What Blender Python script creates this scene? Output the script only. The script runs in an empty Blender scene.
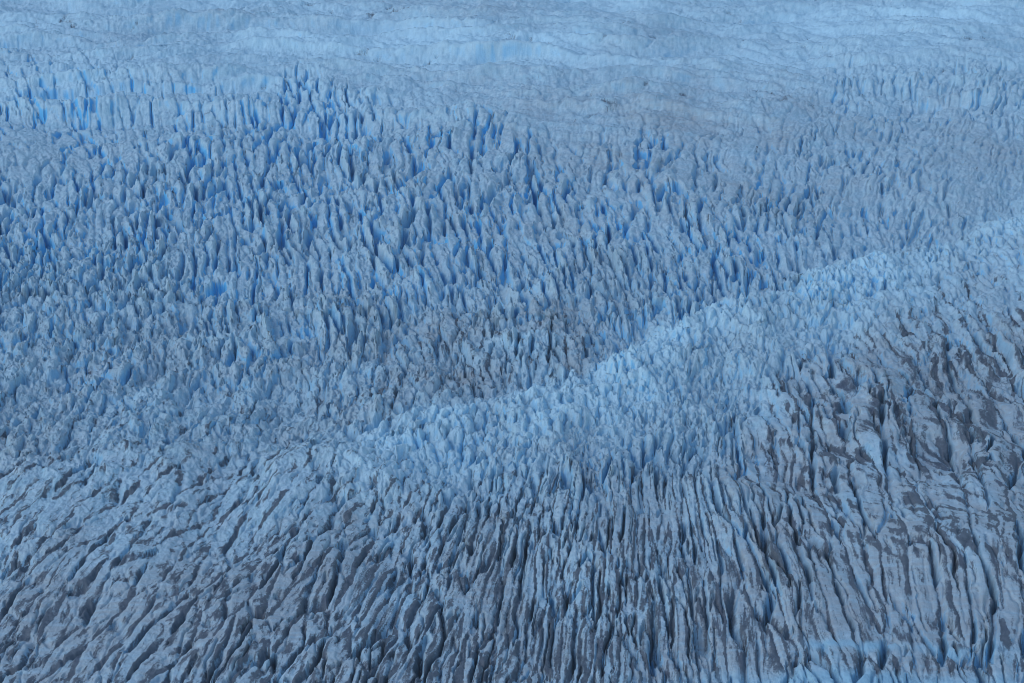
import bpy, math
import numpy as np

# ------------------------------------------------------------------ camera, world, sun, exposure
W, H = 1024, 683
F_PX = 1937.0                                   # focal length in pixels (about 68 mm on 36 mm)
CAM_H = 300.0
PITCH = math.radians(22.0)
SUN_ELEV, SUN_AZ = math.radians(42.0), math.radians(-122.0)      # azimuth from +Y, clockwise: left of the view

scene = bpy.context.scene
cam_data = bpy.data.cameras.new('camera')
cam_data.sensor_width = 36.0
cam_data.lens = 36.0 * F_PX / W
cam_data.clip_start, cam_data.clip_end = 1.0, 60000.0
camera = bpy.data.objects.new('camera', cam_data)
camera.location = (0, 0, CAM_H)
camera.rotation_euler = (math.pi / 2 - PITCH, 0, 0)
scene.collection.objects.link(camera)
scene.camera = camera

world = bpy.data.worlds.new('World')
scene.world = world
world.use_nodes = True
wn = world.node_tree.nodes
sky = wn.new('ShaderNodeTexSky')
sky.sky_type = 'NISHITA'
sky.sun_disc = False
sky.sun_elevation = SUN_ELEV
sky.sun_rotation = SUN_AZ
sky.altitude = 600.0
sky.air_density, sky.dust_density, sky.ozone_density = 1.6, 0.4, 4.0
wn['Background'].inputs['Strength'].default_value = 0.10
world.node_tree.links.new(sky.outputs[0], wn['Background'].inputs['Color'])

sun_data = bpy.data.lights.new('sun', 'SUN')
sun_data.energy = 0.65
sun_data.angle = math.radians(30.0)
sun_data.color = (1.0, 0.96, 0.92)
sun = bpy.data.objects.new('sun', sun_data)
sun_dir = (math.sin(SUN_AZ) * math.cos(SUN_ELEV), math.cos(SUN_AZ) * math.cos(SUN_ELEV), math.sin(SUN_ELEV))
from mathutils import Vector
sun.rotation_euler = Vector(sun_dir).to_track_quat('Z', 'Y').to_euler()
scene.collection.objects.link(sun)

scene.cycles.filter_width = 0.9
scene.view_settings.view_transform = 'Standard'
scene.view_settings.look = 'None'
scene.view_settings.gamma = 1.0
scene.view_settings.use_curve_mapping = False
scene.view_settings.exposure = 0.48

# ------------------------------------------------------------------ noise
rng = np.random.default_rng(7)
_perm = rng.permutation(256).astype(np.int32)
_ang = rng.random(256) * 2 * np.pi
_gx, _gy = np.cos(_ang).astype(np.float32), np.sin(_ang).astype(np.float32)

def perlin(x, y, seed=0):
    x = np.asarray(x, np.float32); y = np.asarray(y, np.float32)
    xf, yf = np.floor(x), np.floor(y)
    xi = xf.astype(np.int32) + seed * 37; yi = yf.astype(np.int32) + seed * 59
    fx, fy = x - xf, y - yf
    sx = fx * fx * fx * (fx * (fx * 6 - 15) + 10); sy = fy * fy * fy * (fy * (fy * 6 - 15) + 10)
    def g(ox, oy):
        h = _perm[(_perm[(xi + ox) & 255] + yi + oy) & 255]
        return _gx[h] * (fx - ox) + _gy[h] * (fy - oy)
    a = g(0, 0); a += sx * (g(1, 0) - a)
    b = g(0, 1); b += sx * (g(1, 1) - b)
    return (a + sy * (b - a)) * 1.5

def fbm(x, y, octaves, seed=0, gain=0.5):
    s = 0; a = 1.0; f = 1.0
    for o in range(octaves):
        s = s + a * perlin(x * f, y * f, seed + o * 3); a *= gain; f *= 2.03
    return s

def ridged(x, y, octaves, seed=0, gain=0.5):
    s = 0; a = 1.0; f = 1.0; t = 0
    for o in range(octaves):
        s = s + a * (1 - np.abs(perlin(x * f, y * f, seed + o * 3)) * 1.6); t += a; a *= gain; f *= 2.1
    return s / t

def smooth(a, b, x):
    t = np.clip((x - a) / (b - a), 0, 1)
    return t * t * (3 - 2 * t)

def hash01(i, j, k):
    h = (i.astype(np.int64) * 374761393 + j.astype(np.int64) * 668265263 + k * 2147483647 + 12345) & 0xffffffff
    h = ((h ^ (h >> 13)) * 1274126177) & 0xffffffff
    h = ((h ^ (h >> 16)) * 2246822519) & 0xffffffff
    return ((h ^ (h >> 15)) & 0xffffff).astype(np.float32) / np.float32(16777216.0)

# ------------------------------------------------------------------ survey grid: dense where the ice is near, thinning out towards the horizon
def axis(lo, hi, step, far_lo, far_hi, growth=1.12):
    core = np.arange(lo, hi + step, step)
    def tail(limit):
        out = []; s = step; d = 0
        while d < limit:
            s *= growth; d += s; out.append(d)
        return np.array(out)
    a, b = tail(lo - far_lo), tail(far_hi - hi)
    return np.concatenate([lo - a[::-1], core, core[-1] + b])
PXA = axis(-45, 1070, 0.95, -900, 1920)
PYA = axis(-14, 735, 0.80, -395, 1100)
PYA = PYA[PYA > -405]
PX, PY = np.meshgrid(PXA, PYA)
PX = PX.astype(np.float32); PY = PY.astype(np.float32)
NR, NC = PX.shape
cp, sp = math.cos(PITCH), math.sin(PITCH)
ru = (341.5 - PY) / F_PX
rx = (PX - 512.0) / F_PX
tt = CAM_H / (sp - ru * cp)
GX = (rx * tt).astype(np.float32)                       # metres across the glacier
GY = ((cp + ru * sp) * tt).astype(np.float32)           # metres away
DIST = np.sqrt(GX ** 2 + GY ** 2 + CAM_H ** 2)
PXM = DIST / F_PX                                        # metres that one survey step spans

# ------------------------------------------------------------------ survey table of the ice: where, which way its crevasses run and what it looks like
# px, py, angle, width, length, depth(m), sharp, rough, dirt, clean(blue walls), film
TAB = [
 (30, 660, 50, 24, 78, 5.0, .35, .55, .62, .35, .30), (120, 600, 50, 24, 80, 5.2, .35, .5, .50, .30, .25),
 (230, 640, 54, 24, 80, 6.0, .40, .5, .66, .30, .35), (330, 580, 58, 23, 76, 6.5, .45, .5, .62, .35, .35),
 (420, 640, 66, 22, 84, 7.5, .50, .5, .72, .45, .40), (500, 560, 72, 22, 80, 7.5, .50, .5, .66, .45, .40),
 (580, 640, 82, 21, 95, 8.0, .50, .5, .72, .50, .40), (650, 560, 88, 21, 90, 8.0, .50, .45, .66, .45, .40),
 (720, 640, 95, 22, 100, 8.0, .50, .45, .68, .45, .40), (790, 560, 102, 25, 115, 8.0, .40, .4, .58, .50, .45),
 (860, 620, 108, 25, 110, 7.5, .40, .4, .52, .55, .35), (950, 600, 108, 27, 115, 8.0, .40, .4, .52, .55, .40),
 (1010, 650, 102, 25, 100, 7.0, .40, .4, .50, .70, .25), (860, 520, 106, 32, 130, 8.0, .32, .4, .50, .45, .60),
 (960, 500, 110, 34, 130, 8.0, .28, .4, .52, .40, .65),
 (760, 470, 108, 30, 100, 6.5, .30, .45, .50, .35, .60), (860, 440, 116, 36, 100, 5.5, .25, .4, .58, .30, .75),
 (960, 420, 118, 38, 105, 5.0, .22, .4, .66, .25, .80), (800, 390, 122, 28, 72, 5.0, .35, .5, .56, .35, .60),
 (900, 355, 128, 26, 78, 6.5, .50, .5, .70, .35, .55), (990, 345, 132, 26, 80, 6.5, .50, .5, .72, .35, .50),
 (960, 290, 122, 18, 62, 7.0, .60, .5, .48, .50, .35), (1010, 255, 108, 15, 48, 6.5, .65, .5, .36, .55, .25),
 (30, 520, 52, 22, 66, 4.2, .35, .6, .46, .30, .15), (150, 500, 54, 21, 60, 4.2, .38, .6, .42, .30, .15),
 (280, 510, 58, 19, 54, 4.4, .40, .6, .44, .30, .15), (400, 500, 66, 17, 50, 5.0, .50, .6, .46, .35, .20),
 (520, 490, 76, 16, 52, 5.5, .50, .6, .44, .35, .20), (630, 470, 86, 16, 54, 6.0, .50, .55, .48, .35, .25),
 (690, 500, 95, 18, 66, 6.5, .50, .5, .56, .35, .30),
 (40, 430, 60, 22, 50, 4.5, .50, .95, .40, .35, .20), (170, 420, 66, 21, 46, 4.5, .50, 1.0, .38, .35, .20),
 (300, 410, 74, 20, 44, 4.5, .52, 1.0, .40, .35, .25), (400, 390, 90, 20, 46, 4.5, .5, .95, .46, .35, .40),
 (430, 450, 72, 15, 40, 5.0, .55, .8, .30, .40, .10), (530, 415, 82, 15, 40, 5.0, .55, .8, .24, .45, .05),
 (640, 385, 90, 15, 36, 4.5, .55, .85, .20, .45, .02), (700, 345, 98, 15, 34, 4.5, .55, .85, .14, .5, 0),
 (770, 345, 105, 16, 40, 4.5, .50, .8, .20, .45, .08), (800, 300, 102, 14, 36, 6.0, .65, .7, .16, .6, .02),
 (900, 255, 98, 12, 36, 7.0, .75, .6, .16, .65, .02), (990, 220, 88, 12, 36, 6.5, .7, .6, .20, .55, .08),
 (600, 402, 86, 15, 36, 4.5, .55, .9, .22, .45, .03), (680, 392, 92, 15, 36, 4.5, .55, .9, .20, .45, .02),
 (735, 385, 100, 15, 36, 4.5, .5, .9, .24, .45, .05), (845, 300, 104, 14, 36, 5.5, .6, .8, .18, .55, .03),
 (500, 445, 78, 15, 38, 4.8, .5, .9, .28, .42, .08), (590, 432, 84, 15, 38, 4.8, .5, .9, .28, .42, .08),
 (665, 425, 90, 15, 38, 4.8, .5, .9, .30, .40, .10),
 (480, 350, 105, 24, 44, 6.0, .35, .8, .56, .2, .60), (560, 345, 100, 22, 42, 6.0, .4, .8, .50, .25, .50),
 (30, 340, 72, 22, 46, 6.0, .60, 1.0, .34, .45, .12), (150, 330, 82, 22, 46, 6.0, .60, 1.0, .36, .45, .16),
 (260, 320, 94, 20, 48, 7.0, .65, .9, .34, .50, .20), (350, 310, 108, 19, 54, 8.0, .65, .8, .28, .55, .22),
 (30, 270, 84, 16, 36, 6.5, .75, .9, .16, .75, 0), (130, 270, 88, 17, 40, 8.0, .75, .9, .18, .70, .05),
 (230, 260, 98, 17, 44, 10, .75, .8, .22, .70, .12), (320, 250, 104, 16, 50, 12, .70, .6, .20, .80, .18),
 (420, 260, 114, 17, 58, 12, .70, .6, .22, .75, .22), (510, 280, 118, 17, 58, 10, .70, .6, .26, .65, .30),
 (600, 290, 112, 16, 48, 8.5, .70, .7, .30, .60, .30), (690, 280, 108, 15, 44, 8.5, .70, .6, .24, .70, .20),
 (780, 255, 102, 13, 40, 8.5, .75, .5, .20, .70, .15), (860, 220, 94, 12, 38, 8.0, .75, .5, .20, .65, .18),
 (30, 205, 86, 14, 34, 10, .8, .6, .10, .9, .10), (120, 200, 92, 14, 38, 12, .8, .6, .12, .9, .12),
 (220, 190, 94, 13, 38, 13, .8, .5, .10, .95, .12), (320, 190, 95, 13, 44, 13, .75, .5, .12, .95, .18),
 (420, 200, 102, 14, 52, 12, .65, .4, .14, .85, .25), (510, 205, 106, 15, 54, 12, .60, .4, .16, .80, .30),
 (600, 210, 104, 16, 54, 11, .55, .4, .18, .75, .35), (690, 205, 88, 16, 58, 10, .5, .4, .20, .65, .40),
 (770, 195, 76, 15, 56, 9.0, .5, .4, .20, .60, .40), (850, 180, 72, 15, 48, 8.0, .5, .4, .20, .55, .35),
 (950, 185, 72, 13, 40, 7.0, .55, .4, .20, .5, .30),
 (30, 155, 112, 15, 24, 8.0, .6, .5, .10, .9, .12), (130, 150, 108, 15, 26, 9.0, .6, .5, .10, .9, .14),
 (230, 140, 98, 14, 30, 12, .65, .4, .06, 1.0, .10), (330, 140, 92, 13, 34, 12, .6, .4, .08, 1.0, .14),
 (440, 145, 90, 14, 40, 10, .5, .3, .12, .9, .25), (550, 150, 90, 16, 46, 8.5, .4, .3, .16, .7, .45),
 (660, 155, 82, 20, 60, 8.0, .3, .3, .18, .6, .55), (760, 145, 74, 20, 50, 6.5, .3, .3, .18, .5, .55),
 (860, 130, 72, 18, 34, 6.0, .3, .4, .16, .45, .45), (960, 130, 74, 17, 30, 6.0, .35, .4, .16, .45, .35),
 (30, 105, 128, 20, 24, 6.0, .35, .3, .06, .95, .06), (120, 100, 126, 20, 24, 6.0, .35, .3, .06, .95, .08),
 (220, 98, 112, 17, 22, 5.0, .35, .3, .06, .9, .06), (320, 105, 95, 16, 22, 4.5, .4, .3, .10, .8, .06),
 (430, 110, 90, 22, 26, 2.2, .2, .3, .12, .5, .25), (560, 115, 90, 26, 30, 1.4, .2, .3, .14, .3, .50),
 (680, 110, 85, 26, 28, 1.8, .2, .3, .16, .3, .60), (780, 100, 75, 22, 26, 4.0, .2, .4, .16, .4, .55),
 (880, 85, 72, 19, 24, 5.0, .25, .4, .14, .45, .30), (980, 85, 72, 18, 24, 5.0, .25, .4, .14, .45, .25),
 (40, 65, 132, 22, 20, 5.0, .25, .3, .05, .9, .08), (130, 58, 128, 24, 20, 3.5, .2, .3, .08, .7, .12),
 (240, 62, 110, 28, 20, 1.8, .15, .3, .08, .5, .10), (350, 60, 95, 28, 22, 1.0, .1, .3, .12, .3, .30),
 (480, 60, 90, 30, 22, .9, .1, .3, .12, .3, .30), (620, 60, 85, 30, 22, .9, .1, .3, .10, .3, .30),
 (760, 55, 78, 28, 20, 1.4, .1, .3, .10, .35, .15), (900, 40, 74, 24, 18, 2.2, .15, .3, .08, .4, .10),
 (1000, 35, 74, 24, 18, 2.2, .15, .3, .08, .4, .10),
 (50, 20, 110, 30, 18, 1.5, .1, .2, .08, .6, .08), (200, 15, 95, 32, 18, 1.0, .1, .2, .10, .4, .15),
 (400, 15, 90, 32, 18, .9, .1, .2, .12, .3, .30), (600, 15, 88, 32, 18, .8, .1, .2, .08, .3, .08),
 (800, 10, 80, 30, 18, 1.0, .1, .2, .06, .3, .04), (980, 5, 78, 30, 18, 1.2, .1, .2, .06, .3, .04),
]
T = np.array(TAB, np.float64)
low = T[:, 1] >= 485
T[low, 5] *= .52; T[low, 6] *= .40; T[low, 7] *= .75; T[low, 9] *= .6; T[low, 3] *= .92; T[low, 4] *= .82
slabs = (T[:, 0] > 740) & (T[:, 1] > 370) & (T[:, 1] < 560)
T[slabs, 3] *= 1.3; T[slabs, 4] *= 1.2; T[slabs, 6] *= .6; T[slabs, 7] *= .5; T[slabs, 5] *= .75
fall = (T[:, 1] > 120) & (T[:, 1] < 270)
T[fall, 3] *= .80; T[fall, 4] *= .9; T[fall, 5] *= .50; T[fall, 6] *= .72; T[fall, 7] *= .6
upleft = (T[:, 1] > 40) & (T[:, 1] < 165) & (T[:, 0] < 250)
T[upleft, 5] *= np.where(T[upleft, 1] > 120, .62, .55); T[upleft, 6] *= .6
upright = (T[:, 1] > 30) & (T[:, 1] < 110) & (T[:, 0] > 700)
T[upright, 5] *= .72; T[upright, 3] *= .8
crush = (T[:, 10] < .12) & (T[:, 1] > 210) & (T[:, 1] < 460)
T[crush, 3] *= .78; T[crush, 4] *= .5; T[crush, 7] = 1.0
fine = T[:, 1] > 110
T[fine, 3] *= .76; T[fine, 4] *= .80
midrows = (T[:, 1] > 110) & (T[:, 1] < 470) & ~slabs
T[midrows, 3] *= .80; T[midrows, 4] *= .78
T[slabs, 3] *= .95; T[slabs, 4] *= 1.5; T[slabs, 6] = .06; T[slabs, 7] = .12
lowright = (T[:, 0] > 690) & (T[:, 1] >= 545)
T[lowright, 4] *= 1.2; T[lowright, 6] = .10; T[lowright, 7] = .15
midleft = (T[:, 1] >= 485) & (T[:, 1] < 545) & (T[:, 0] < 660)
T[midleft, 5] *= 1.35; T[midleft, 8] += .10; T[midleft, 6] = .28
lowleft = (T[:, 0] < 480) & (T[:, 1] >= 545)
T[lowleft, 3] *= 1.28; T[lowleft, 4] *= 1.1; T[lowleft, 6] = .08; T[lowleft, 7] = .16; T[lowleft, 5] *= 1.15
tilt = (T[:, 1] >= 480) & (T[:, 0] < 560)
T[tilt, 2] -= 8
mid = (T[:, 1] >= 270) & (T[:, 1] < 485) & ~slabs
T[mid, 5] *= .62; T[mid, 6] *= .85; T[mid, 3] *= 1.15
T[low, 5] *= .72
T[T[:, 1] < 125, 5] *= .85
upr = (T[:, 1] > 125) & (T[:, 1] < 290) & (T[:, 0] < 560)
T[upr, 2] = 90 + (T[upr, 2] - 90) * .75
T[T[:, 1] < 120, 5] *= .85
T[fall, 3] *= 1.16; T[fall, 5] *= .72
CS = 12.0                                                # coarse survey spacing
cx = np.arange(-240, 1270, CS); cy = np.arange(-96, 850, CS)
CX, CY = np.meshgrid(cx, cy)
def spread(vals, s=26.0):
    num = 0; den = 0
    for i in range(len(T)):
        w = 1.0 / (((CX - T[i, 0]) ** 2 + ((CY - T[i, 1]) * 1.25) ** 2 + s * s) ** 2)
        num = num + w * vals[i]; den = den + w
    return num / den
a2 = np.radians(T[:, 2])
ca, sa = spread(np.cos(2 * a2)), spread(np.sin(2 * a2))
ANG = 0.5 * np.arctan2(sa, ca)                            # line direction (image up positive)
ANG = np.where(ANG < 0, ANG + np.pi, ANG)
WID, LEN = np.exp(spread(np.log(T[:, 3]))), np.exp(spread(np.log(T[:, 4])))
tx, ty = np.cos(ANG), -np.sin(ANG)                        # along (y down)
nx, ny = -ty, tx                                          # across
def potential(gx_, gy_, wt):
    """least-squares scalar whose gradient follows (gx_, gy_)"""
    ax = (gx_[:, 1:] + gx_[:, :-1]) / 2 * CS; ay = (gy_[1:] + gy_[:-1]) / 2 * CS
    wx = (wt[:, 1:] + wt[:, :-1]) / 2; wy = (wt[1:] + wt[:-1]) / 2
    def div(fx, fy):
        o = np.zeros_like(wt)
        o[:, 1:] += fx; o[:, :-1] -= fx; o[1:] += fy; o[:-1] -= fy
        return o
    b = div(wx * ax, wy * ay)
    A = lambda u: div(wx * (u[:, 1:] - u[:, :-1]), wy * (u[1:] - u[:-1]))
    u = np.zeros_like(wt); r = b - A(u); p = r.copy(); rs = (r * r).sum()
    for k in range(900):
        Ap = A(p); al = rs / max((p * Ap).sum(), 1e-12)
        u += al * p; r -= al * Ap; rn = (r * r).sum()
        if rn < 1e-10: break
        p = r + rn / rs * p; rs = rn
    return u
# three crevasse sets that formed apart and meet along ragged seams: icefall, broken slope, lower field
def seam_low(x): return np.interp(x, [-300, 0, 300, 480, 650, 800, 950, 1024, 1300], [470, 462, 455, 425, 372, 322, 272, 244, 180])
def seam_top(x): return np.interp(x, [-300, 0, 200, 400, 560, 700, 850, 1024, 1300], [272, 282, 296, 318, 322, 300, 262, 214, 150])
ZT, ZL = seam_top(CX), seam_low(CX)
WT = [np.where(CY < ZT + 14, np.where(CY < 112, .02, 1), .004), np.where((CY > ZT - 14) & (CY < ZL + 14), 1, .004), np.where(CY > ZL - 14, 1, .004)]
CUS = [potential(nx / WID, ny / WID, WID ** 1.4 * w) for w in WT]
CVS = [potential(tx / LEN, ty / LEN, LEN ** 1.4 * w) for w in WT]

fxi = np.clip((PXA - cx[0]) / CS, 0, len(cx) - 1.001); fyi = np.clip((PYA - cy[0]) / CS, 0, len(cy) - 1.001)
def upsample(M, cubic=True):
    """Catmull-Rom in both directions on the tensor grid"""
    def along(Mm, f, ax):
        n = Mm.shape[ax]; i = np.floor(f).astype(int); t = f - i
        w = [-.5 * t + t * t - .5 * t ** 3, 1 - 2.5 * t * t + 1.5 * t ** 3, .5 * t + 2 * t * t - 1.5 * t ** 3, -.5 * t * t + .5 * t ** 3]
        o = 0
        for k in range(4):
            idx = np.clip(i + k - 1, 0, n - 1)
            if ax == 1: o = o + Mm[:, idx] * w[k][None, :]
            else: o = o + Mm[idx, :] * w[k][:, None]
        return o
    return along(along(M, fxi, 1), fyi, 0).astype(np.float32)
rag = 7 * fbm(GX / 16, GY / 40, 3, 131)
in_low = PY > seam_low(PX) + rag
in_top = PY < seam_top(PX) + rag
def pick(maps, off):
    m = [upsample(x) for x in maps]
    return np.where(in_low, m[2] + 2 * off, np.where(in_top, m[0], m[1] + off)).astype(np.float32)
U, V = pick(CUS, 331.0), pick(CVS, 0.0)
DEPTH, SHARP, ROUGH, DIRT, CLEAN, FILM = [upsample(spread(T[:, 5 + k])) for k in range(6)]
WIDP, LENP = upsample(WID), upsample(LEN)
# outside the surveyed wedge the pattern runs on
ox = PX - np.clip(PX, cx[0], cx[-1]); oy = PY - np.clip(PY, cy[0], cy[-1])
U += (ox / 22.0); V += oy / 40.0
far = smooth(-60, -200, PY)
DEPTH *= (1 - far)

# ------------------------------------------------------------------ crevasse cells
def cells(u, v, jit_u, jit_v, salt):
    ui, vi = np.floor(u), np.floor(v)
    best = np.full(u.shape, 9e9, np.float32)
    bi = np.zeros(u.shape, np.int32); bj = np.zeros(u.shape, np.int32)
    bx = np.zeros(u.shape, np.float32); by = np.zeros(u.shape, np.float32)
    ui = ui.astype(np.int32); vi = vi.astype(np.int32)
    def centre(i, j):
        return (i + .5 + jit_u * (hash01(i, j, salt) - .5)).astype(np.float32), \
               (j + .5 + .5 * (i & 1) - .25 + jit_v * (hash01(i, j, salt + 1) - .5)).astype(np.float32)
    cache = {}
    for di in (-1, 0, 1):
        for dj in (-1, 0, 1):
            i, j = ui + di, vi + dj
            px_, py_ = centre(i, j); cache[di, dj] = (px_, py_)
            d = (px_ - u) ** 2 + (py_ - v) ** 2
            m = d < best
            best = np.where(m, d, best); bi = np.where(m, i, bi); bj = np.where(m, j, bj)
            bx = np.where(m, px_, bx); by = np.where(m, py_, by)
    edge = np.full(u.shape, 9., np.float32)
    side = np.zeros(u.shape, np.float32); pair = np.zeros(u.shape, np.float32)
    for di in (-1, 0, 1):
        for dj in (-1, 0, 1):
            px_, py_ = cache[di, dj]
            ex, ey = px_ - bx, py_ - by
            L = np.sqrt(ex * ex + ey * ey)
            ok = L > 1e-4
            Ls = np.where(ok, L, 1)
            d = ((px_ + bx) / 2 - u) * ex / Ls + ((py_ + by) / 2 - v) * ey / Ls
            d = np.where(ok, d, 9.)
            m = d < edge
            edge = np.where(m, d, edge); side = np.where(m, ex / Ls, side)
            i, j = ui + di, vi + dj                                # one value for each border, the same from both sides
            pair = np.where(m, hash01(i + bi, j + bj, salt + 5), pair)
    edge = np.maximum(edge, 0)
    return bi, bj, edge, u - bx, v - by, side, pair

jag = np.abs(perlin(GX / 3.1, GY / 6.5, 7)) + .55 * np.abs(perlin(GX / 1.3, GY / 2.6, 8))
calm = 1 - .25 * smooth(.5, .9, CLEAN)
lowz = smooth(430, 520, PY)
wu = (.38 - .12 * lowz) * calm * fbm(GX / 22, GY / 52, 3, 3) + (.15 - .08 * lowz) * fbm(GX / 5, GY / 12, 2, 5) + .15 * (jag - .35) * (.6 - .25 * lowz + ROUGH)
wv = .45 * fbm(GX / 22, GY / 60, 2, 11) + .10 * (jag - .35) * (.25 + ROUGH)
Uw, Vw = U + wu, V + wv
bi, bj, e1, du, dv, side, pr1 = cells(Uw, Vw, .92, .95, 21)
r1, r2, r3, r4 = [hash01(bi, bj, 40 + k) for k in range(4)]

# border profile: plateau blocks parted by narrow slots, or thin blades; some borders gape, some are only creases
open_ = .42 + 1.0 * smooth(-.5, .6, fbm(GX / 38, GY / 80, 3, 17))
merge = .10 + .25 * FILM + .27 * lowz                            # borders below this are healed
gape1 = .10 + .98 * smooth(merge, merge + .5, pr1)
gape1 = gape1 * (.30 + .85 * smooth(-.35, .35, fbm(GX / 8, GY / 17, 2, 19)))
slot = np.maximum(.018 + .045 * pr1 + .02 * SHARP, (.75 + .8 * pr1) / WIDP)
plate = 1 - np.exp(-(e1 / (slot * 1.35)) ** 2.4)
roof = np.minimum(e1 / .5, 1.0)
asym = (r4 - .35) * 1.5 * du
p1 = (1 - gape1 * (1 - plate)) * (1 - SHARP) + (roof * (1.15 + .5 * asym) * (.35 + .65 * gape1) + plate * .25 * gape1) * SHARP
lean = (r2 - .42) * (1.0 + .7 * SHARP) * du + (r3 - .66) * (.55 + .6 * SHARP) * dv
h1 = p1 * (.80 + .85 * (r1 - .5) * (.25 + SHARP)) * open_ + plate * lean * (.35 + .7 * SHARP)

# second generation of splits inside the blocks
b2i, b2j, e2, du2, dv2, _, pr2 = cells(Uw * 1.75 + Vw * .55 + .3 * fbm(GX / 5, GY / 14, 2, 23) + 7.3, Vw * 1.9 - Uw * .45 + .3 * wu + 3.1, .95, .95, 61)
gape2 = smooth(.35, .95, pr2)
slot2 = 1 - np.exp(-(e2 / .11) ** 2.4)
p2 = (-gape2 * (1 - slot2)) * (1 - SHARP) * .75 + (np.minimum(e2 / .45, 1) - .5) * (.35 + .65 * gape2) * SHARP
h2 = p2 * (.5 + .5 * smooth(-.3, .4, fbm(GX / 30, GY / 60, 2, 29)))
q1, q2, q3 = [hash01(b2i, b2j, 90 + k) - .5 for k in range(3)]
h2 = h2 + (.5 * q1 * du2 + .55 * q2 * dv2 + .20 * q3) * (.6 + .5 * ROUGH)       # flat, tilted faces with steps between them
# third: small facets and splinters
b3i, b3j, e3, du3, dv3, _, pr3 = cells(Uw * 3.0 - Vw * .8 + .4 * fbm(GX / 2.2, GY / 5, 2, 31), Vw * 3.0 + Uw * .6 + .4 * fbm(GX / 3, GY / 6, 1, 33), .95, .95, 81)
q1, q2, q3 = [hash01(b3i, b3j, 95 + k) - .5 for k in range(3)]
h3 = .6 * (np.minimum(e3 / .4, 1) - .5) + 1.2 * q1 * du3 + 1.2 * q2 * dv3 + .5 * q3

flat = smooth(690, 800, PX) * smooth(340, 420, PY) * smooth(690, 600, PY)        # the broad slabs on the right
h2 = h2 * (1 - .55 * flat); h3 = h3 * (1 - .5 * flat)
gate = smooth(1.2, 3.4, DEPTH)                     # smooth ice: only here and there a crack
crack = smooth(.05, .5, fbm(GX / 60, GY / 150, 3, 41)) * smooth(.4, .9, pr1)
sparse = -(1 - plate) * crack * .45
hz = DEPTH * (h1 + h2 * (.55 + .5 * ROUGH) + h3 * (.05 + .12 * ROUGH) * (.5 + .6 * SHARP)) * gate + (1 - gate) * sparse * (1 - far)
hz -= DEPTH * gate * .62
deep = (1 + .35 * flat) * smooth(.55, .15, SHARP) * gate * (1.8 + 1.2 * smooth(430, 560, PY))
hz -= (3.6 * smooth(.40, .80, CLEAN) + .8) * gate * gape1 * np.exp(-(e1 / (slot * 1.25)) ** 2.0)
hz -= deep * (gape1 * (1 - plate) + .75 * gape2 * (1 - slot2) * open_)

# broken ice: folded, rough between the splits
msc = np.clip(PXM / .35, 1, 3.2)
rg = ridged(GX / 9 + wu, GY / 13, 4, 51) - .6
hz += (ROUGH ** 1.4) * 2.2 * rg * smooth(0.3, 3, DEPTH)
hz += .45 * fbm(GX / 2.4, GY / 3.6, 3, 57, .65) * (.65 - .25 * lowz + ROUGH) * (1 - .5 * flat) * (1 - far) * smooth(.2, 2, DEPTH + .6)

detail = hz.copy()
# large swells
swell = fbm(GX / 130, GY / 170, 3, 63)
hz += 7.5 * (ridged(GX / 40 + .3 * wu, GY / 60, 3, 65, .55) - .55) * smooth(240, 330, PY) * smooth(560, 440, PY)
hz += swell * (5 + 4 * smooth(250, 450, PY) - 4 * smooth(520, 640, PY))
up = smooth(175, 90, PY)
wy_ = GY + 18 * fbm(GX / 110, GY / 160, 2, 67) + .10 * GX + 40 * smooth(300, 0, PX)
waves = ridged(GX / 330, wy_ / 62, 3, 71, .45)
hz += up * (waves - .55) * 15 * (.55 + .45 * smooth(900, 500, PX)) * (1 - .5 * far)
hz += up * (3.2 * fbm(GX / 52, wy_ / 26, 4, 73, .6) + 1.2 * fbm(GX / 15, wy_ / 14, 3, 76, .6) + .9 * ridged(GX / 60 + .4 * wu, wy_ / 22, 2, 74)) * (1 - far)
dash = smooth(.80, .97, ridged((GX * .9 + wy_ * .12) / 34, (wy_ - .35 * GX) / 24, 2, 103)) * smooth(-.1, .5, fbm(GX / 70, wy_ / 90, 2, 105))
hz -= up * dash * 1.8 * (1 - far)
hz += far * 12 * fbm(GX / 400, GY / 700, 2, 75)

# the pale pressure ridge across the glacier
crest = np.interp(PX, [-100, 120, 300, 400, 480, 560, 650, 720, 800, 880, 950, 1024, 1150],
                      [600, 530, 470, 438, 415, 395, 356, 322, 298, 272, 250, 222, 190]).astype(np.float32)
crest += 11 * fbm(GX / 30, GY / 60, 3, 77)
crest += 9 * (fbm(GX / 90, GY / 150, 1, 78))
amp = np.interp(PX, [150, 330, 480, 620, 760, 900, 1020, 1120], [0, 2, 3.6, 5.6, 5.8, 4.8, 3.6, 3]).astype(np.float32)
sy_ = PY - crest
hz += amp * (.8 + .5 * fbm(GX / 24, GY / 50, 2, 82)) * np.where(sy_ < 0, np.exp(-(sy_ / 20) ** 2), np.exp(-(sy_ / 55) ** 2))
hz -= amp * .7 * np.exp(-((sy_ + 26) / 16) ** 2)
crushed = np.where(sy_ < 0, np.exp(-(sy_ / 18) ** 2), np.exp(-(sy_ / 60) ** 2)) * smooth(280, 440, PX)
_, _, ek, duk, dvk, _, prk = cells(GX / 4.6 + .35 * fbm(GX / 5, GY / 9, 2, 111), GY / 10.5 + .18 * GX / 4.6 + .3 * fbm(GX / 6, GY / 12, 2, 113), .95, .95, 121)
knob = np.sqrt(np.minimum(ek / .42, 1)) - .6 + .8 * (prk - .5) * (duk + dvk) - .5 * smooth(.55, .95, prk) * np.exp(-(ek / .1) ** 2)
hz += crushed * (-.62 * (detail + .5) + 2.5 * knob)
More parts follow.
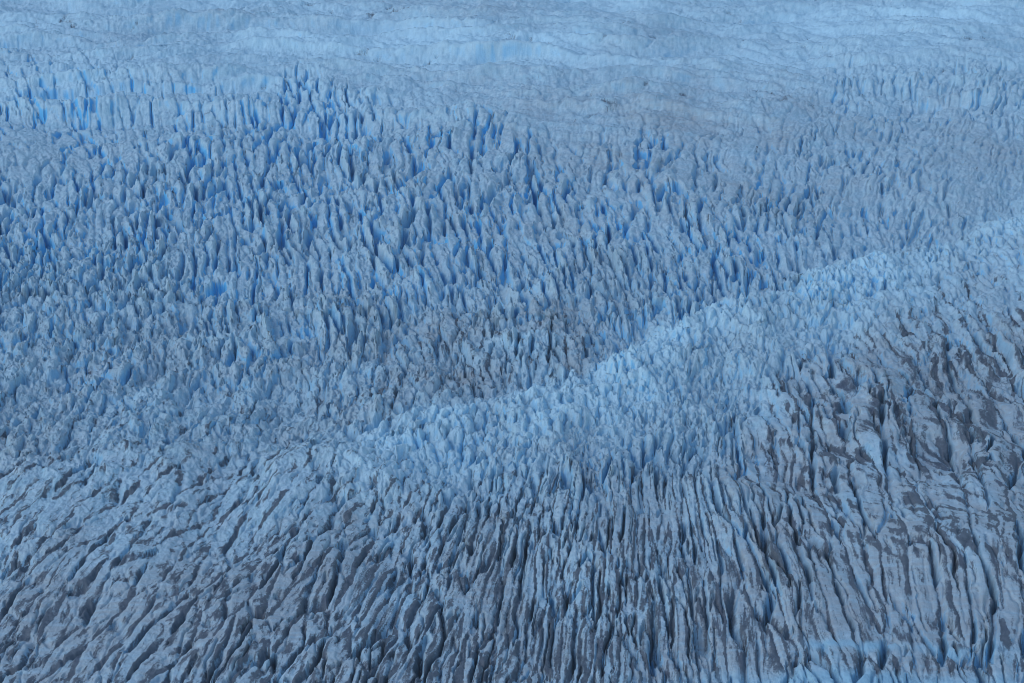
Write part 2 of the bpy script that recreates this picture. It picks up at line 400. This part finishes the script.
hz += .6 * crushed * (4.2 * (ridged(GX / 8.5 + .5 * wu, GY / 15, 3, 79, .55) - .55) + 2.2 * (ridged(GX / 22, GY / 34, 2, 80) - .5))
ridge_mask = (.85 + .35 * fbm(GX / 45, GY / 90, 2, 84)) * np.where(sy_ < 0, np.exp(-(sy_ / 22) ** 2), np.exp(-(sy_ / 48) ** 2)) * (smooth(240, 400, PX) * .75 + .3 * smooth(520, 660, PX) * smooth(960, 830, PX))

GZ = hz.astype(np.float32)

# ------------------------------------------------------------------ what lies on the ice
streak = fbm(Uw * 2.6 + 3, Vw * 2.3, 4, 81, .72)
blot = fbm(GX / 14, GY / 30, 3, 83)
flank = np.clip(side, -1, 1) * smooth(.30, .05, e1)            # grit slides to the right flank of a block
sx_ = (PX - 512)
smear = fbm((.66 * GX - .75 * GY) / 26 + .2 * wu, (.75 * GX + .66 * GY) / 4.2 + .5 * wu, 4, 87, .62)       # wind and melt smears across the right side
right = smooth(690, 860, PX) * smooth(385, 430, PY) * smooth(640, 520, PY)
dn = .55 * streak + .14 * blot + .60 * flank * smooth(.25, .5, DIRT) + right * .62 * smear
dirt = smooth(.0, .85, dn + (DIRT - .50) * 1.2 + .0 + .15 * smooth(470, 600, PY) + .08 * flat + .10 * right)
dirt = np.clip(.95 * dirt + up * .85 * dash * smooth(.0, .5, fbm(GX / 30, wy_ / 50, 2, 107) + .2), 0, 1)
film = np.clip((FILM - .12 * up + .14 * smooth(260, 330, PY) + .35 * flat + .40 * smooth(460, 620, PY + 60 * blot)) * (.9 + .9 * fbm(GX / 40, GY / 70, 3, 91)) + .25 * fbm(GX / 6, GY / 10, 3, 93) * smooth(.1, .4, FILM), 0, 1)
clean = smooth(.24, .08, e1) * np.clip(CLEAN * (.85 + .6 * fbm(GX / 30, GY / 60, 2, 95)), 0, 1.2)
bl = smooth(668, 684, PY + 6 * fbm(GX / 9, GY / 20, 2, 97)) * smooth(560, 860, PX) * .8  # bluish window reflection at the lower right, painted into the ice colour
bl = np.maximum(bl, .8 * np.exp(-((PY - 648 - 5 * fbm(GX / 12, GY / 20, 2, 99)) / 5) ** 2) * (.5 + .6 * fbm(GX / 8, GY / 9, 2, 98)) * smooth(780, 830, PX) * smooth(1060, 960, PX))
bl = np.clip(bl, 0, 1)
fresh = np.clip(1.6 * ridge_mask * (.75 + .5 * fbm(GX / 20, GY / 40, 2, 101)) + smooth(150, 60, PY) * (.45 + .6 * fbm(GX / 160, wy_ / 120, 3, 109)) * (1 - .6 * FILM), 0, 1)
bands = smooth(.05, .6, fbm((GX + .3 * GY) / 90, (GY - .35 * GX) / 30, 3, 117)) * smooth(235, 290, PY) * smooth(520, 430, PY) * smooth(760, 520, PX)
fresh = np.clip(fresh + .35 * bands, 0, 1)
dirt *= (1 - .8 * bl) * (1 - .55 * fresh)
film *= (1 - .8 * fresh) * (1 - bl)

# ------------------------------------------------------------------ materials
def new_mat(name):
    m = bpy.data.materials.new(name); m.use_nodes = True
    m.node_tree.nodes.clear()
    return m, m.node_tree.nodes, m.node_tree.links

def ice_material():
    m, N, L = new_mat('glacier_ice')
    out = N.new('ShaderNodeOutputMaterial'); bs = N.new('ShaderNodeBsdfPrincipled')
    L.new(bs.outputs[0], out.inputs['Surface'])
    def attr(n):
        a = N.new('ShaderNodeAttribute'); a.attribute_name = n; return a.outputs['Fac']
    geo = N.new('ShaderNodeNewGeometry')
    sep = N.new('ShaderNodeSeparateXYZ'); L.new(geo.outputs['Normal'], sep.inputs[0])
    def mapping(scale, rot=0):
        mp = N.new('ShaderNodeMapping'); mp.inputs['Scale'].default_value = scale
        mp.inputs['Rotation'].default_value = (0, 0, rot)
        L.new(geo.outputs['Position'], mp.inputs['Vector']); return mp.outputs[0]
    def noise(vec, scale, detail=4, rough=.55):
        n = N.new('ShaderNodeTexNoise'); n.inputs['Scale'].default_value = scale
        n.inputs['Detail'].default_value = detail; n.inputs['Roughness'].default_value = rough
        L.new(vec, n.inputs['Vector']); return n.outputs['Fac']
    def ramp(v, a, b, lo=0., hi=1.):
        r = N.new('ShaderNodeMapRange'); r.interpolation_type = 'SMOOTHSTEP'
        for k, x in zip(('From Min', 'From Max', 'To Min', 'To Max'), (a, b, lo, hi)): r.inputs[k].default_value = x
        L.new(v, r.inputs['Value']); return r.outputs[0]
    def math_(op, a, b=None):
        n = N.new('ShaderNodeMath'); n.operation = op
        for k, x in enumerate((a, b)):
            if x is None: continue
            if isinstance(x, (int, float)): n.inputs[k].default_value = x
            else: L.new(x, n.inputs[k])
        return n.outputs[0]
    def mix(f, a, b):
        n = N.new('ShaderNodeMix'); n.data_type = 'RGBA'
        if isinstance(f, float): n.inputs[0].default_value = f
        else: L.new(f, n.inputs[0])
        for k, x in ((6, a), (7, b)):
            if isinstance(x, tuple): n.inputs[k].default_value = (*x, 1)
            else: L.new(x, n.inputs[k])
        return n.outputs[2]
    pos = mapping((1, 1, 1))
    n_big = noise(pos, .09, 5, .6); n_mid = noise(pos, .45, 5, .6); n_fine = noise(pos, 1.6, 4, .6)
    fl = N.new('ShaderNodeCombineXYZ'); L.new(attr('flow_u'), fl.inputs[0]); L.new(attr('flow_v'), fl.inputs[1])
    fmap = N.new('ShaderNodeMapping'); fmap.inputs['Scale'].default_value = (5.0, 3.2, 1); L.new(fl.outputs[0], fmap.inputs[0])
    n_flow = noise(fmap.outputs[0], 1.0, 5, .65)
    lam = noise(mapping((.06, .5, .5), .08), 1.0, 4, .6)
    # weathered crust, bare blue ice on the steep walls, rock flour film, grit
    crust = mix(ramp(n_mid, .35, .7), (.36, .55, .66), (.54, .70, .79))
    crust = mix(ramp(n_big, .4, .7, 0, .5), crust, (.31, .56, .69))
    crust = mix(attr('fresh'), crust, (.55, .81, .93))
    col = mix(math_('MULTIPLY', attr('film'), ramp(lam, .3, .65, .45, 1.0)), crust, (.375, .435, .47))
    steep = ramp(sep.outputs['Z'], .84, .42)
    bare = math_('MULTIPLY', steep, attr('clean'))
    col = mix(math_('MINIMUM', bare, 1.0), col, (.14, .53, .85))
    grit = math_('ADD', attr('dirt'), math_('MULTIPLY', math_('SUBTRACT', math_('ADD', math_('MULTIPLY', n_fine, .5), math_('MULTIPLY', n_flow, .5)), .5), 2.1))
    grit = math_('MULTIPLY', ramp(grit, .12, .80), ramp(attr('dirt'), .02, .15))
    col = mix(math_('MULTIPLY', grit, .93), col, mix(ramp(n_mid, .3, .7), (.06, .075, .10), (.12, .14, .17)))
    wob = N.new('ShaderNodeVectorMath'); wob.operation = 'ADD'
    wsc = N.new('ShaderNodeVectorMath'); wsc.operation = 'SCALE'; wsc.inputs['Scale'].default_value = .45
    wns = N.new('ShaderNodeTexNoise'); wns.inputs['Scale'].default_value = 1.3; wns.inputs['Detail'].default_value = 3
    L.new(fmap.outputs[0], wns.inputs['Vector']); L.new(wns.outputs['Color'], wsc.inputs[0])
    L.new(fmap.outputs[0], wob.inputs[0]); L.new(wsc.outputs[0], wob.inputs[1])
    vor = N.new('ShaderNodeTexVoronoi'); vor.feature = 'DISTANCE_TO_EDGE'; vor.inputs['Scale'].default_value = .62
    L.new(wob.outputs[0], vor.inputs['Vector'])
    fiss = math_('MULTIPLY', ramp(vor.outputs['Distance'], .085, .015), ramp(noise(pos, .12, 3, .6), .47, .62))
    fiss = math_('MULTIPLY', fiss, ramp(attr('dirt'), .02, .25, .0, .8))
    col = mix(fiss, col, (.10, .12, .16))
    specks = math_('MULTIPLY', ramp(noise(pos, 1.3, 4, .75), .60, .72), ramp(attr('dirt'), 0., .3, .25, .7))
    col = mix(specks, col, (.12, .13, .16))
    col = mix(attr('glare_tint'), col, (.30, .54, .68))  # painted window reflection, laid over the ice colour
    L.new(col, bs.inputs['Base Color'])
    L.new(ramp(n_mid, .3, .7, .5, .8), bs.inputs['Roughness'])
    bs.inputs['Specular IOR Level'].default_value = .3
    # fine relief
    rel = math_('ADD', math_('MULTIPLY', n_fine, .5), math_('MULTIPLY', lam, .35))
    rel = math_('ADD', rel, math_('MULTIPLY', n_mid, .8))
    rel = math_('ADD', rel, math_('MULTIPLY', n_flow, .8))
    bp = N.new('ShaderNodeBump'); bp.inputs['Strength'].default_value = .8; L.new(math_('ADD', math_('MULTIPLY', attr('rough'), .8), .26), bp.inputs['Distance'])
    L.new(rel, bp.inputs['Height']); L.new(bp.outputs[0], bs.inputs['Normal'])
    return m
ICE = ice_material()

# ------------------------------------------------------------------ the glacier and its pieces
verts = np.stack([GX, GY, GZ], -1)
dxv = np.zeros_like(verts); dyv = np.zeros_like(verts)
dxv[:, 1:-1] = verts[:, 2:] - verts[:, :-2]; dxv[:, 0] = verts[:, 1] - verts[:, 0]; dxv[:, -1] = verts[:, -1] - verts[:, -2]
dyv[1:-1] = verts[:-2] - verts[2:]; dyv[0] = verts[0] - verts[1]; dyv[-1] = verts[-2] - verts[-1]
nrm = np.cross(dxv, dyv); nrm /= np.maximum(np.linalg.norm(nrm, axis=-1, keepdims=True), 1e-9)
verts = verts.reshape(-1, 3); nrm = nrm.reshape(-1, 3).astype(np.float32)
ATTR = {'flow_u': Uw, 'flow_v': Vw, 'dirt': dirt, 'film': film, 'clean': clean * 1.3, 'fresh': fresh, 'rough': ROUGH, 'glare_tint': bl}
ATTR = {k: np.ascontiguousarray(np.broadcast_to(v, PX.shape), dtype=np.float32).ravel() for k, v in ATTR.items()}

idx = np.arange(NR * NC, dtype=np.int32).reshape(NR, NC)
quads = np.stack([idx[1:, :-1], idx[1:, 1:], idx[:-1, 1:], idx[:-1, :-1]], -1).reshape(-1, 4)
fsel = (slice(0, -1), slice(0, -1))
fid = (bi[fsel].astype(np.int64) * 4096 + (bj[fsel].astype(np.int64) + 2048)).ravel()
fpx, fpy = PX[fsel].ravel(), PY[fsel].ravel()
fridge = ridge_mask[fsel].ravel(); fdepth = DEPTH[fsel].ravel()

def build_mesh(name, q, origin):
    used, inv = np.unique(q, return_inverse=True)
    co = (verts[used] - origin).astype(np.float32)
    me = bpy.data.meshes.new(name)
    me.vertices.add(len(used)); me.vertices.foreach_set('co', co.ravel())
    n = len(q)
    me.loops.add(n * 4); me.loops.foreach_set('vertex_index', inv.astype(np.int32).ravel())
    me.polygons.add(n); me.polygons.foreach_set('loop_start', np.arange(0, n * 4, 4, dtype=np.int32))
    me.update(calc_edges=True)
    me.polygons.foreach_set('use_smooth', np.ones(n, bool))
    for k, v in ATTR.items():
        a = me.attributes.new(k, 'FLOAT', 'POINT'); a.data.foreach_set('value', v[used])
    a = me.attributes.new('custom_normal', 'FLOAT_VECTOR', 'POINT'); a.data.foreach_set('vector', nrm[used].ravel())
    me.materials.append(ICE)
    return me

def part(name, q, parent, at=None):
    o = np.zeros(3, np.float32)
    if at is not None:
        vv = verts[np.unique(q)]; o = np.array([vv[:, 0].mean(), vv[:, 1].mean(), vv[:, 2].min()], np.float32)
    ob = bpy.data.objects.new(name, build_mesh(name, q, o))
    ob.location = o.tolist()
    scene.collection.objects.link(ob)
    ob.parent = parent
    return ob

glacier = bpy.data.objects.new('glacier', None)
scene.collection.objects.link(glacier)
glacier['label'] = 'vast blue glacier cut by crevasses into ridges, blades and dirt-streaked blocks'
glacier['category'] = 'glacier'

# cell -> zone, by where the middle of the cell lies
ids, first, inv, cnt = np.unique(fid, return_index=True, return_inverse=True, return_counts=True)
def cell_mean(a): return np.bincount(inv, weights=a) / cnt
mpx, mpy, mridge, mdepth = cell_mean(fpx), cell_mean(fpy), cell_mean(fridge), cell_mean(fdepth)
infr = np.bincount(inv, weights=((fpx > 0) & (fpx < W) & (fpy > 0) & (fpy < H)).astype(float))
crest_at = np.interp(mpx, [0, 300, 480, 650, 800, 950, 1024], [560, 470, 415, 356, 298, 250, 222])
ZONES = [('upper_ice_field', 'ice_block', 'smooth pale blue ice with low rolling swells and few cracks'),
         ('icefall', 'serac', 'band of tall sharp ice blades with deep blue crevasses between them'),
         ('broken_ice_slope', 'ice_hummock', 'jumbled greyish blue ice of small rough hummocks'),
         ('pressure_ridge', 'ice_pinnacle', 'pale clean ridge of crushed ice running diagonally across the glacier'),
         ('debris_covered_ice', 'ice_slab', 'grey ice slabs smeared with dark grit'),
         ('lower_crevasse_field', 'ice_fin', 'long parallel ice fins with dark grit in the grooves')]
zone = np.full(len(ids), 5)
zone[mpy < 470] = 2
zone[(mpy < 300) | ((mpx > 560) & (mpy < crest_at - 10))] = 1
zone[(mpy < 118) | ((mpx > 480) & (mpy < 145))] = 0
zone[(mpx > 700) & (mpy > crest_at + 55) & (mpy < 500)] = 4
zone[(mridge > .45) & (mpx > 400)] = 3
order = np.argsort(inv, kind='stable'); bounds = np.concatenate([[0], np.cumsum(cnt)])
pieces = 0
for z, (zname, pname, lab) in enumerate(ZONES):
    cand = np.where((zone == z) & (infr > 90) & (mdepth > 1.5))[0]
    cand = cand[np.argsort(-infr[cand])][:300]
    taken = np.zeros(len(ids), bool); taken[cand] = True
    restq = quads[((zone == z) & ~taken)[inv]]
    root = part(zname, restq, glacier)
    root['kind'] = 'stuff'
    root['label'] = lab
    for c in cand:
        part(pname, quads[order[bounds[c]:bounds[c + 1]]], root, at=True)
    pieces += len(cand)
print('GLACIER quads', len(quads), 'cells', len(ids), 'pieces', pieces, 'z', float(GZ.min()), float(GZ.max()))

# ------------------------------------------------------------------ the air between
def haze_box():
    zmin, zmax = float(GZ.min()) - 1.0, CAM_H + 12.0
    xm, y1 = float(np.abs(GX).max()) + 20, float(GY.max()) + 20
    v = [(x, y, z) for x in (-xm, xm) for y in (-60.0, y1) for z in (zmin, zmax)]
    f = [(0, 1, 3, 2), (4, 6, 7, 5), (0, 4, 5, 1), (2, 3, 7, 6), (0, 2, 6, 4), (1, 5, 7, 3)]
    me = bpy.data.meshes.new('haze'); me.from_pydata(v, [], f); me.update()
    m, N, L = new_mat('haze_air')
    out = N.new('ShaderNodeOutputMaterial'); vol = N.new('ShaderNodeVolumePrincipled')
    vol.inputs['Color'].default_value = (.68, .85, 1.0, 1)
    vol.inputs['Density'].default_value = HAZE
    L.new(vol.outputs[0], out.inputs['Volume'])
    me.materials.append(m)
    ob = bpy.data.objects.new('haze', me); scene.collection.objects.link(ob)
    ob['kind'] = 'stuff'; ob['label'] = 'thin pale blue haze in the air over the glacier'; ob['category'] = 'haze'
HAZE = 0.00006
haze_box()
